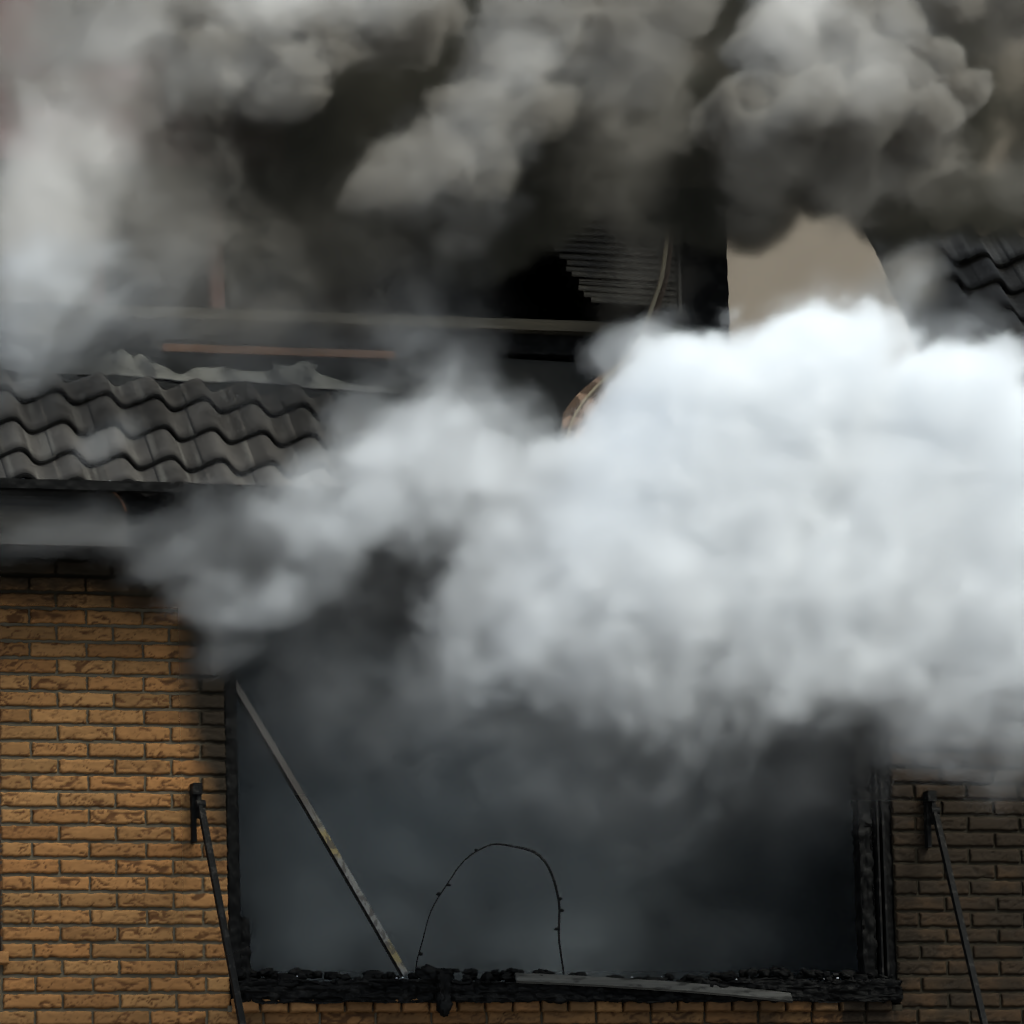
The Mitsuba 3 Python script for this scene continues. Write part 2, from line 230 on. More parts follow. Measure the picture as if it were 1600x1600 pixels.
# ---------------------------------------------------------------- roof
RS = math.atan2(0.145, 0.125); EXPO = 0.1824; SAG = -0.025
tdir, tnrm = np.array([0, math.cos(RS), math.sin(RS)]), np.array([0, -math.sin(RS), math.cos(RS)])
def roof_point(x, s, h): return np.stack([x + 0 * s + 0 * h, -0.425 + s * tdir[1] + h * tnrm[1], 5.243 + s * tdir[2] + h * tnrm[2] + SAG * (x + 0.6) + 0 * s], -1)
def wave(u): return 0.029 * np.sin(2 * np.pi * u) - 0.0035 * np.sin(4 * np.pi * u)
def tile_mesh(x0, s0, seed, width=0.2, length=0.245, soot=0.0):
    r = np.random.default_rng(seed); nu, nv, th = 21, 6, 0.020; u = np.linspace(-0.06, 1.0, nu); v = np.linspace(0, 1, nv); U_, V_ = np.meshgrid(u, v)
    j = r.uniform(-1, 1, 4) * [0.004, 0.004, 0.004, 0.006]
    def surf(off):
        s = s0 + V_ * length + j[0] + j[3] * (U_ - .5); h = wave(U_) + 0.032 * (1 - V_) + off + j[1] * 0.5 + 0.002 * (meshkit.fbm(np.stack([U_ * 3, V_ * 3, 0 * U_ + seed], -1), 2) - .5)
        return roof_point(x0 + U_ * width + j[2] * 0.5, s, h).reshape(-1, 3)
    top, bot = surf(th), surf(0.0); i = np.arange(nu * nv).reshape(nv, nu); n = nu * nv
    quad = lambda a, b, c, d: np.stack([a, b, c, d], -1).reshape(-1, 4)
    F = np.vstack([quad(i[:-1, :-1], i[:-1, 1:], i[1:, 1:], i[1:, :-1]), quad(i[:-1, :-1], i[1:, :-1], i[1:, 1:], i[:-1, 1:]) + n,
                   np.stack([i[0, 1:], i[0, :-1], i[0, :-1] + n, i[0, 1:] + n], 1), np.stack([i[-1, :-1], i[-1, 1:], i[-1, 1:] + n, i[-1, :-1] + n], 1),
                   np.stack([i[:-1, 0], i[1:, 0], i[1:, 0] + n, i[:-1, 0] + n], 1), np.stack([i[1:, -1], i[:-1, -1], i[:-1, -1] + n, i[1:, -1] + n], 1)])
    P = np.vstack([top, bot]); uu, vv = np.r_[U_.ravel(), U_.ravel()], np.r_[V_.ravel(), V_.ravel()]
    tone = r.uniform(0.75, 1.2) * (1 - 0.55 * soot); m = meshkit.fbm(P * [22, 9, 9], 3, 21); streak = meshkit.fbm(np.stack([P[:, 0] * 60, s0 + vv * 0.6, 0 * vv + seed], 1), 2, 22)
    dirt = sstep(0.45, 0.75, meshkit.fbm(P * 7, 3, 23))
    c = np.array([0.053, 0.049, 0.045])[None] * (tone * (0.35 + 0.95 * m + 0.45 * streak))[:, None]
    c = c * (1 - 0.5 * dirt * 0.8)[:, None]; pale = (sstep(0.60, 0.80, streak) * (1 - soot) * 0.55 * (np.sin(2 * np.pi * uu) < 0.4))[:, None]; c = c * (1 - pale) + np.array([0.115, 0.11, 0.098]) * pale
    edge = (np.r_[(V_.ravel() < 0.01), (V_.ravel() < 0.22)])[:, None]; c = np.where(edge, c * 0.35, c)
    return (P, F), c
sheet = roof_point(np.array([-4.5, 6.5, 6.5, -4.5]), np.array([0.0, 0.0, 0.98, 0.98]), np.array([-0.045] * 4)); sh2 = roof_point(np.array([-4.5, 6.5, 6.5, -4.5]), np.array([0.0, 0.0, 0.98, 0.98]), np.array([-0.065] * 4))
roof = obj('roof', trimesh.convex.convex_hull(np.vstack([sheet, sh2])), 'soot_black', 'house'); tag(roof, 'sagging roof of dark grey pantiles, burnt away to the right')
TW = 0.1905; TX = -0.85 - 6 * TW
def tile_row(holder, xs_, row, s0, length, sooty):
    for c, x0 in enumerate(xs_):
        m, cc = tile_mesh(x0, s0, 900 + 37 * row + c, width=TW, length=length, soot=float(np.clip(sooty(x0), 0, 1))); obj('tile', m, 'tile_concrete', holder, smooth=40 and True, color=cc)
tile_row(roof, [TX + c * TW for c in range(14)], 0, -0.052, 0.21, lambda x: (x + 0.1) / 0.8)
tile_row(roof, [TX + c * TW for c in range(13)], 1, -0.078 + EXPO, 0.235, lambda x: (x + 0.25) / 0.7)
tile_row(roof, [TX + c * TW for c in range(13)], 2, -0.078 + 2 * EXPO, 0.235, lambda x: (x + 0.25) / 0.7 + 0.2)
tile_row(roof, [TX + c * TW for c in range(12)], 3, -0.078 + 3 * EXPO, 0.150, lambda x: (x + 0.25) / 0.7 + 0.4)
# flashing between tiles and dormer: crumpled lead
n = 260; xs_ = np.linspace(-1.2, 1.05, n); R_ = 6; G = []
for j in range(R_):
    t = j / (R_ - 1); p = np.stack([xs_, 0 * xs_, 0 * xs_], 1); cr = meshkit.fbm(np.stack([xs_ * 4, 0 * xs_ + t * 1.2, 0 * xs_], 1), 3, 31) - 0.5; fo = np.abs(meshkit.noise(np.stack([xs_ * 13 + 2.5 * t, 0 * xs_ + t * 0.8, 0 * xs_], 1), 33) - 0.5)
    y_ = 0.055 + 0.125 * t + 0.12 * cr * (1 - t) - 0.09 * fo * (0.3 + t); z_ = 5.755 + SAG * (xs_ + 0.6) + (0.105 + 0.10 * cr) * t + 0.05 * cr - 0.09 * fo * t; G.append(np.stack([xs_, y_, z_], 1))
G = np.array(G); I = np.arange(n * R_).reshape(R_, n); F = np.stack([I[:-1, :-1], I[:-1, 1:], I[1:, 1:], I[1:, :-1]], -1).reshape(-1, 4)
Vv = np.vstack([G.reshape(-1, 3), G.reshape(-1, 3) + [0, 0.004, -0.004]]); rim = np.r_[I[0], I[1:, -1], I[-1, -2::-1], I[-2:0:-1, 0]]; rk = np.roll(rim, -1)
fl = trimesh.Trimesh(Vv, np.vstack([F[:, [0, 1, 2]], F[:, [0, 2, 3]], F[:, [2, 1, 0]] + n * R_, F[:, [3, 2, 0]] + n * R_, np.stack([rk, rim, rim + n * R_], 1), np.stack([rk, rim + n * R_, rk + n * R_], 1)]), process=False)
fk = obj('flashing', fl, 'lead_flashing', 'house', smooth=True); tag(fk, 'crumpled pale lead flashing along the top of the tiles')

# ---------------------------------------------------------------- dormer
DY = 0.20
dm = fine(cat(box(-0.62, 1.80, DY + 0.02, DY + 0.06, 6.38, 6.55)), 0.06); rough(dm, 0.008, 9, 5)
dormer = obj('dormer', cat(dm, box(-1.9, 2.0, 2.2, 2.25, 5.2, 6.549), box(-1.9, -1.86, DY + 0.06, 2.2, 5.6, 6.549), box(1.96, 1.998, DY + 0.06, 2.2, 5.53, 6.549), box(-1.9, -0.565, DY + 0.003, DY + 0.05, 5.70, 6.055), box(-1.92, 2.02, DY - 0.06, 2.25, 6.55, 6.60), box(-1.86, 1.96, 0.25, 2.2, 5.48, 5.52)), 'soot_black', 'house')
tag(dormer, 'burnt-out dormer above the tiles')
b = fine(box(-0.62, 1.80, DY - 0.045, DY + 0.10, 6.010, 6.052), 0.05); rough(b, 0.004, 8, 6); obj('sill_beam', b, 'olive_beam', dormer, smooth=30)
b = fine(box(-0.62, 1.80, DY + 0.03, DY + 0.09, 5.93, 6.008), 0.03); alligator(b, 0.012, 0.04, 8); obj('bottom_rail', b, 'charred_wood', dormer, smooth=35)
b = fine(box(-0.30, 0.62, DY - 0.030, DY + 0.015, 5.882, 5.912), 0.03); rough(b, 0.003, 14, 7); obj('plank', b, 'bare_wood', dormer, smooth=30)
b = fine(box(1.800, 1.998, DY - 0.02, DY + 0.055, 5.70, 6.545), 0.025); alligator(b, 0.006, 0.05, 9); obj('corner_post', b, 'charred_wood', dormer, smooth=35)
b = cat(box(-1.9, -0.565, DY + 0.0, DY + 0.05, 6.06, 6.545)); obj('side_panel', b, 'pale_paint', dormer)
obj('window_post', box(-0.565, -0.525, DY - 0.03, DY + 0.05, 6.054, 6.545), 'red_brown_paint', dormer)
obj('window_post', box(-0.10, -0.05, DY - 0.02, DY + 0.05, 6.054, 6.545), 'red_brown_paint', dormer)
# half-fallen roller shutter, one slat after the other
sh = obj('roller_shutter', cat(box(1.785, 1.798, DY - 0.035, DY - 0.005, 6.10, 6.545)), 'shutter_slat', dormer.split('__')[0]) ; tag(sh, 'half-collapsed roller shutter in the dormer opening')
zc = 6.128
for i in range(13):
    xl = 1.425 - 0.016 * i - 0.03 * (i % 3 == 1) + 0.02 * math.sin(2.1 * i); tl = math.radians(-1.8 + 0.13 * i); L = 1.782 - xl; hgt = 0.0225
    t_ = np.linspace(-1, 1, 5); prof = [(-0.006 * (1 - q * q), q * hgt / 2 * 0.92) for q in t_]; outl = prof + [(y_ + 0.003, z_) for y_, z_ in prof[::-1]]
    s_ = trimesh.creation.extrude_polygon(Polygon(outl), L, engine='earcut'); s_.apply_transform(np.array([[0, 0, 1, 0], [1, 0, 0, 0], [0, 1, 0, 0], [0, 0, 0, 1.0]])); s_.fix_normals()
    s_.apply_transform(trimesh.transformations.rotation_matrix(-tl, [0, 1, 0], [L, 0, 0])); s_.apply_translation([xl, DY - 0.02 + rng.uniform(-0.004, 0.004), zc + (0.001 if i % 4 else 0.006)]); zc += 0.0255
    obj('slat', s_, 'shutter_slat', sh)
# right of the dormer the roof still stands, a few rows higher
rq = lambda h: roof_point(np.array([2.89, 6.5, 6.5, 2.89]), np.array([0.84, 0.84, 1.95, 1.95]), np.array([h] * 4))
upper = obj('upper_roof', trimesh.convex.convex_hull(np.vstack([rq(-0.045), rq(-0.075)])), 'charred_wood', 'house'); tag(upper, 'dark pantiles right of the dormer, seen over the white smoke')
for r_ in range(5): tile_row(upper, [2.842 + 0.01 * (r_ % 2) + c * TW for c in range(8)], 10 + r_, 0.996 + EXPO * r_, 0.235, lambda x: 0.0)
# ---------------------------------------------------------------- neighbouring houses in the smoke
nb = tag('rendered_house', 'beige rendered house wall seen between the dormer and the right roof', 'house')
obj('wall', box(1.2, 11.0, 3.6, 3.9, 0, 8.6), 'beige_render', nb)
obj('roof', trimesh.convex.convex_hull(np.array([[1.0, 3.4, 8.6], [11.2, 3.4, 8.6], [1.0, 6.5, 10.6], [11.2, 6.5, 10.6], [1.0, 3.4, 8.7], [11.2, 3.4, 8.7]])), 'far_roof_tile', nb)
fb = tag('background_house', 'brown brick house with red tiled roof, behind the dark smoke', 'house')
obj('wall', box(-6, 14, 9.0, 9.4, 0, 8.2), 'far_brick', fb)
obj('roof', trimesh.convex.convex_hull(np.array([[-6.3, 8.7, 8.1], [14.3, 8.7, 8.1], [-6.3, 12.5, 11.5], [14.3, 12.5, 11.5], [-6.3, 8.7, 8.25], [14.3, 8.7, 8.25]])), 'far_roof_tile', fb)

# ---------------------------------------------------------------- awning arms on the wall
def awning_arm(x, z, dx, dz, dy, label):
    t = key_for('awning_arm'); tag(t, label, 'awning arm', 'drop arms of a burnt awning')
    obj('wall_bracket', cat(box(x - 0.020, x - 0.004, -0.030, 0.004, z - 0.19, z - 0.012), box(x - 0.021, x + 0.014, -0.055, 0.004, z - 0.012, z + 0.030), box(x - 0.004, x + 0.012, -0.048, -0.012, z - 0.10, z - 0.012)), 'black_steel', t)
    a, b = np.array([x + 0.004, -0.045, z - 0.05]), np.array([x + dx, dy, z - dz]); d = (b - a)
    bars = [ribbon(np.array([a + d * q for q in np.linspace(0, 1, 12)]) + off, np.tile([[1, 0, 0]], (12, 1)), w_, th_) for off, w_, th_ in ((np.array([0, 0, 0]), 0.014, 0.024), (np.array([0.0145, 0.006, 0]), 0.009, 0.014))]
    obj('arm_tube', bars[0], 'black_steel', t); obj('arm_profile', bars[1], 'black_steel', t)
    piv = trimesh.creation.cylinder(0.017, 0.034, sections=20); piv.apply_transform(trimesh.transformations.rotation_matrix(math.pi / 2, [0, 1, 0])); piv.apply_translation(a + [0.004, 0, 0]); obj('pivot', piv, 'black_steel', t)
    end = trimesh.creation.cylinder(0.022, 0.045, sections=20); end.apply_transform(trimesh.transformations.rotation_matrix(math.pi / 2, [0, 1, 0])); end.apply_translation(b); obj('end_joint', end, 'black_steel', t)
awning_arm(-0.245, 4.165, 0.022, 1.10, -0.66, 'black metal awning arm on the orange brick pier left of the burnt window')
awning_arm(2.690, 4.165, -0.068, 1.10, -0.74, 'black metal awning arm on the sooty brick wall right of the burnt window')

# ---------------------------------------------------------------- fallen rail across the window
pa, pb = np.array([-0.105, 0.050, 4.62]), np.array([0.546, -0.006, 3.478]); d = (pb - pa) / np.linalg.norm(pb - pa); sd = np.cross(d, [0, 1, 0]); sd /= np.linalg.norm(sd)
if sd[0] < 0: sd = -sd
path = np.array([pa + (pb - pa) * q for q in np.linspace(-0.03, 1.0, 30)]); path += sd * 0.004 * np.sin(np.linspace(0, 3.1, 30))[:, None]
rail = tag('fallen_rail', 'thin pale scorched metal rail leaning diagonally across the burnt window', 'rail')
obj('face', ribbon(path + sd * 0.012, np.tile(sd, (30, 1)), 0.024, 0.004), 'scorched_aluminium', rail)
obj('flange', ribbon(path - sd * 0.004 + np.array([0, 0.004, 0]), np.tile(sd * 0.75 + np.array([0, 0.65, 0]), (30, 1)), 0.018, 0.003), 'black_steel', rail)

# ---------------------------------------------------------------- bent wire standing on the sill
wp = [[0.604, 0.028, 3.478], [0.616, 0.03, 3.553], [0.636, 0.033, 3.614], [0.678, 0.037, 3.736], [0.744, 0.04, 3.834], [0.812, 0.047, 3.92], [0.879, 0.053, 3.965], [0.94, 0.06, 3.986], [1.004, 0.047, 3.977], [1.101, 0.033, 3.945], [1.134, 0.02, 3.902], [1.163, 0.014, 3.821], [1.174, 0.008, 3.734], [1.167, 0.002, 3.648], [1.171, -0.004, 3.563], [1.179, -0.01, 3.482]]
wc = spline(wp, 90); rr = np.interp(np.linspace(0, 1, 90), [0, 0.15, 0.38, 0.5, 0.62, 0.85, 1], [0.0030, 0.0022, 0.0026, 0.0036, 0.0052, 0.0046, 0.0036])
wire = tag('bent_cable', 'thin burnt cable bent into an arch above the window sill', 'cable')
obj('core', sweep(wc, rr, 8), 'black_steel', wire, smooth=True)
r = np.random.default_rng(5)
for t in (0.03, 0.07, 0.26, 0.30, 0.44, 0.78, 0.815, 0.87):
    i = int(t * 89); q = wc[i]; s_ = rough(trimesh.creation.icosphere(2, 0.0075), 0.005, 90, i); s_.apply_scale([1.3, 0.8, 0.8]); s_.apply_translation(q + [r.choice([-1, 1]) * 0.007, -0.002, 0])
    obj('melted_bead', s_, 'charred_wood', wire, smooth=True)

# ---------------------------------------------------------------- charred remains on the sill
def chunk(c, size, seed, sub=2):
    r = np.random.default_rng(seed); m = trimesh.creation.icosphere(subdivisions=sub); v = m.vertices; d = np.sign(v) * np.abs(v) ** r.uniform(0.6, 1.0)
    h = meshkit.fbm(v * 1.5 + 7.3 * (seed % 97), 4, seed % 23) - 0.5; m.vertices = d * (1 + 1.3 * h)[:, None] * np.array(size) * 0.62
    m.apply_transform(trimesh.transformations.rotation_matrix(r.uniform(-0.6, 0.6), r.normal(size=3))); m.apply_translation(c); return m
base = fine(box(WX0 + 0.012, WX1 - 0.006, -0.042, 0.11, WZ0 + 0.030, 3.458), 0.013); v = base.vertices
up = np.clip((v[:, 2] - WZ0 - 0.05) / 0.06, 0, 1); base.vertices[:, 2] += up * 0.035 * (meshkit.fbm(v * [9, 6, 4], 4, 3) - 0.5); base.vertices[:, 1] += 0.05 * (meshkit.fbm(v * [8, 3, 26], 3, 4) - 0.5)
alligator(base, 0.020, 0.032, 5)
obj('charred_sill', base, 'charred_wood', smooth=28); tag('charred_sill', 'crumbling charred timber sill lying along the bottom of the burnt window', 'sill')
L = []
r = np.random.default_rng(77)
for i in range(300):
    x = r.uniform(WX0 + 0.03, WX1 - 0.03); hump = 0.024 * meshkit.noise(np.array([x * 5, 0, 0]), 2) + (0.02 if 0.70 < x < 1.12 else 0) - (0.012 if 1.15 < x < 1.9 else 0)
    s = r.uniform(0.009, 0.026) * (1.6 if r.random() < 0.15 else 1); L.append(chunk([x, r.uniform(-0.02, 0.10), 3.462 + hump + r.uniform(-0.03, 0.014)], [s * r.uniform(1, 2), s, s * r.uniform(0.6, 1.2)], 1000 + i))
obj('charred_debris', cat(*L), 'charred_wood', smooth=35); tag('charred_debris', 'heap of black charred fragments along the window sill', 'debris', kind='stuff')
lump = chunk([0.655, -0.02, 3.478], [0.085, 0.055, 0.050], 55, 3); hang = fine(box(0.665, 0.715, -0.085, -0.03, 3.325, 3.49), 0.012); hv = hang.vertices
hang.vertices[:, 0] = 0.69 + (hv[:, 0] - 0.69) * (0.62 + 0.6 * np.clip((hv[:, 2] - 3.335) / 0.15, 0, 1)); alligator(hang, 0.022, 0.035, 9); rough(hang, 0.012, 18, 4)
mk = tag('melted_lump', 'black melted lump hanging over the edge of the window sill', 'burnt remains'); obj('body', lump, 'charred_wood', mk, smooth=35); obj('drip', hang, 'charred_wood', mk, smooth=35)
for i, (x, z, sx, sz) in enumerate(((0.02, 3.492, 0.05, 0.022), (1.10, 3.488, 0.05, 0.022), (0.98, 3.497, 0.026, 0.022), (1.62, 3.478, 0.022, 0.02), (2.17, 3.492, 0.02, 0.03), (2.36, 3.49, 0.06, 0.026))):
    k = obj('charred_lump', chunk([x, 0.02 + 0.01 * i, z], [sx, 0.035, sz], 300 + i, 3), 'charred_wood', smooth=35)
    tag(k, ['black charred lump at the left end of the sill', 'black charred lump where the grey board begins, right of the cable arch centre', 'small black charred knob under the cable arch', 'small round charred lump above the middle of the grey board',
            'black charred lump beyond the right end of the grey board', 'broad charred lump at the right end of the sill'][i], 'burnt remains')
pp = spline([[0.98, -0.035, 3.468], [1.3, -0.045, 3.452], [1.7, -0.055, 3.425], [2.075, -0.060, 3.388]], 40)
bd = ribbon(pp, np.tile([[0, 0.55, 0.83]], (40, 1)), 0.040, 0.012); bd = fine(bd, 0.03); rough(bd, 0.002, 30, 3)
obj('fallen_board', bd, 'grey_plank', smooth=30); tag('fallen_board', 'thin grey weathered board fallen along the right half of the sill', 'board')

# ---------------------------------------------------------------- bent strip hanging from the dormer
bp = [[1.717, 0.05, 6.405], [1.705, 0.055, 6.316], [1.688, 0.06, 6.214], [1.632, 0.0, 6.098], [1.572, -0.06, 5.982], [1.476, -0.14, 5.849], [1.356, -0.22, 5.743], [1.264, -0.26, 5.657], [1.197, -0.3, 5.573], [1.151, -0.34, 5.478]]
n = 60; sp = spline(bp, n); q = np.linspace(0, 1, n); sd = np.stack([0.35 + 0.55 * q, -0.9 + 0.55 * q, 0.1 - 0.75 * sstep(0.35, 0.9, q)], 1)
strip = tag('bent_strip', 'long bent strip with flaking paint hanging from the dormer into the smoke', 'trim strip')
obj('web', ribbon(sp, sd, np.interp(q, [0, 0.4, 0.75, 0.92, 1], [0.05, 0.055, 0.09, 0.11, 0.06]), 0.006), 'flaking_paint', strip)
obj('lip', ribbon(sp + np.array([-0.014, -0.024, 0.006]), np.cross(sd, [0, 0.4, 1.0]) , 0.016, 0.008), 'old_paint', strip)
# burnt remains at the broken tile edge
L = [chunk(roof_point(np.array(r.uniform(0.45, 0.60)), np.array(r.uniform(0.30, 0.47)), np.array(r.uniform(0.0, 0.05))), [0.03, 0.02, 0.018], 700 + i) for i in range(46)]
obj('charred_tile_debris', cat(*L), 'charred_wood', smooth=35); tag('charred_tile_debris', 'glistening black burnt bits at the broken edge of the tiles', 'debris', kind='stuff')
# water drops, their glints painted as a pale colour
L = []; r = np.random.default_rng(9)
for i in range(30):
    if i < 13: q = [r.uniform(-1.0, 0.1), FY - 0.070, 5.252]
    else: q = [r.uniform(0.0, 2.4), r.uniform(-0.03, 0.02), 3.462 + r.uniform(0, 0.014)]
    m = trimesh.creation.icosphere(subdivisions=1, radius=r.uniform(0.0015, 0.0042)); m.apply_scale([r.uniform(1, 2.2), 1, 0.8]); m.apply_translation(q); L.append(m)
obj('water_drops', cat(*L), 'painted_glint', smooth=True); tag('water_drops', 'water drops with painted pale glints on the eaves edge and along the charred sill', 'water drops', kind='stuff')
# ---------------------------------------------------------------- smoke: real volumes of scattering air, one density grid each
def billow(P, f, octaves, seed):                         # cauliflower noise, about -0.5 to 0.5
    out = 0; norm = 0
    for o in range(octaves):
        a = 0.64 ** o; q = P * (f * 2.03 ** o) + 19.1 * o; out = out + a * np.abs(2 * meshkit.noise(q, seed + o) - 1); norm += a
    return 0.45 - out / norm
def smoke(name, lo, hi, cell, puffs, density, albedo, seed, label, base=3.2, octaves=5, warp=0.10, fade=0.08, tear=0.0, scatter=0.0, open_z=(0, 0), cells=None):
    # puffs: centre, radii, weight, softness of the edge, roughness
    lo, hi = np.array(lo, float), np.array(hi, float); n = np.maximum(8, np.round((hi - lo) / cell)).astype(int)
    ax = [(lo[k] + (np.arange(n[k]) + 0.5) / n[k] * (hi[k] - lo[k])).astype(np.float32) for k in range(3)]
    def window(p, grow):
        c, r = np.array(p[:3]), np.array(p[3:6]) * grow
        i0 = np.clip(((c - r - lo) / (hi - lo) * n).astype(int), 0, n); i1 = np.clip(((c + r - lo) / (hi - lo) * n).astype(int) + 1, 0, n)
        if np.any(i1 <= i0): return None
        s = tuple(slice(i0[k], i1[k]) for k in (2, 1, 0)); return s, [(ax[k][i0[k]:i1[k]] - p[k]) / p[3 + k] for k in range(3)]
    on = np.zeros(n[::-1], bool)
    for p in puffs:
        g = 1.12 + 0.62 * p[8]; win = window(p, g)
        if win: s, (X, Y, Z) = win; on[s] |= (Z * Z)[:, None, None] + (Y * Y)[None, :, None] + (X * X)[None, None, :] < g * g
    iz, iy, ix = np.nonzero(on); P = np.stack([ax[0][ix], ax[1][iy], ax[2][iz]], -1).astype(float)
    wv = np.stack([meshkit.fbm(P * 2.2 + 31 * k, 2, seed + 50 + k) - 0.5 for k in range(3)], -1); P = P + 2 * warp * wv + 0.07 * np.stack([meshkit.fbm(P * 8.5 + 43 * k, 2, seed + 60 + k) - 0.5 for k in range(3)], -1)
    N, W_ = np.zeros(on.shape, np.float32), np.zeros(on.shape, np.float32); N[on] = billow(P, base, octaves, seed); W_[on] = meshkit.fbm(P * [9.0, 9.0, 7.0], 4, seed + 90) - 0.5
    shift = np.zeros(on.shape + (3,), np.float32); shift[on] = 0.7 * warp * wv
    D = np.zeros(on.shape, np.float32)
    for p in puffs:
        win = window(p, 1.15 + 0.64 * p[8])
        if not win: continue
        s, (X, Y, Z) = win; w, e, A = p[6:]; h = shift[s]
        q = np.sqrt((Z[:, None, None] + h[..., 2] / p[5]) ** 2 + (Y[None, :, None] + h[..., 1] / p[4]) ** 2 + (X[None, None, :] + h[..., 0] / p[3]) ** 2)
        t = np.clip((1 - q + A * 1.5 * N[s] + (0.95 * A + 0.06) * W_[s]) / e, 0, 1); D[s] = 1 - (1 - D[s]) * (1 - np.clip(w * t * t * (3 - 2 * t), 0, 0.999))
    D *= np.where(on, D + (1 - D) * np.clip(1 + tear * (2.6 * W_ + 1.1 * N), 0.06, 2.2), 0)
    e = [sstep(0, fade, np.minimum(ax[k] - lo[k] + (9 if k == 2 and open_z[0] else 0), hi[k] - ax[k] + (9 if k == 2 and open_z[1] else 0))) for k in range(3)]; D *= (e[2][:, None, None] * e[1][None, :, None] * e[0][None, None, :]).astype(np.float32)
    scene[name + '_medium'] = {'type': 'heterogeneous', 'albedo': {'type': 'rgb', 'value': list(albedo)}, 'scale': float(density), 'phase': {'type': 'hg', 'g': scatter} if scatter else {'type': 'isotropic'},
        'sigma_t': {'type': 'gridvolume', 'grid': mi.VolumeGrid(np.ascontiguousarray(D[..., None].astype(np.float32))), 'to_world': T().translate(lo.tolist()).scale((hi - lo).tolist())}}
    for i, (a, b) in enumerate(cells or [(lo, hi)]):      # one or several adjoining boxes filled with this smoke
        a, b = np.array(a, float), np.array(b, float)
        scene[f'{name}__{i + 1:03d}' if cells else name] = {'type': 'cube', 'to_world': T().translate(((a + b) / 2).tolist()).scale(((b - a) / 2).tolist()), 'bsdf': {'type': 'null'}, 'interior': {'type': 'ref', 'id': name + '_medium'}}
    tag(name, label, kind='stuff')
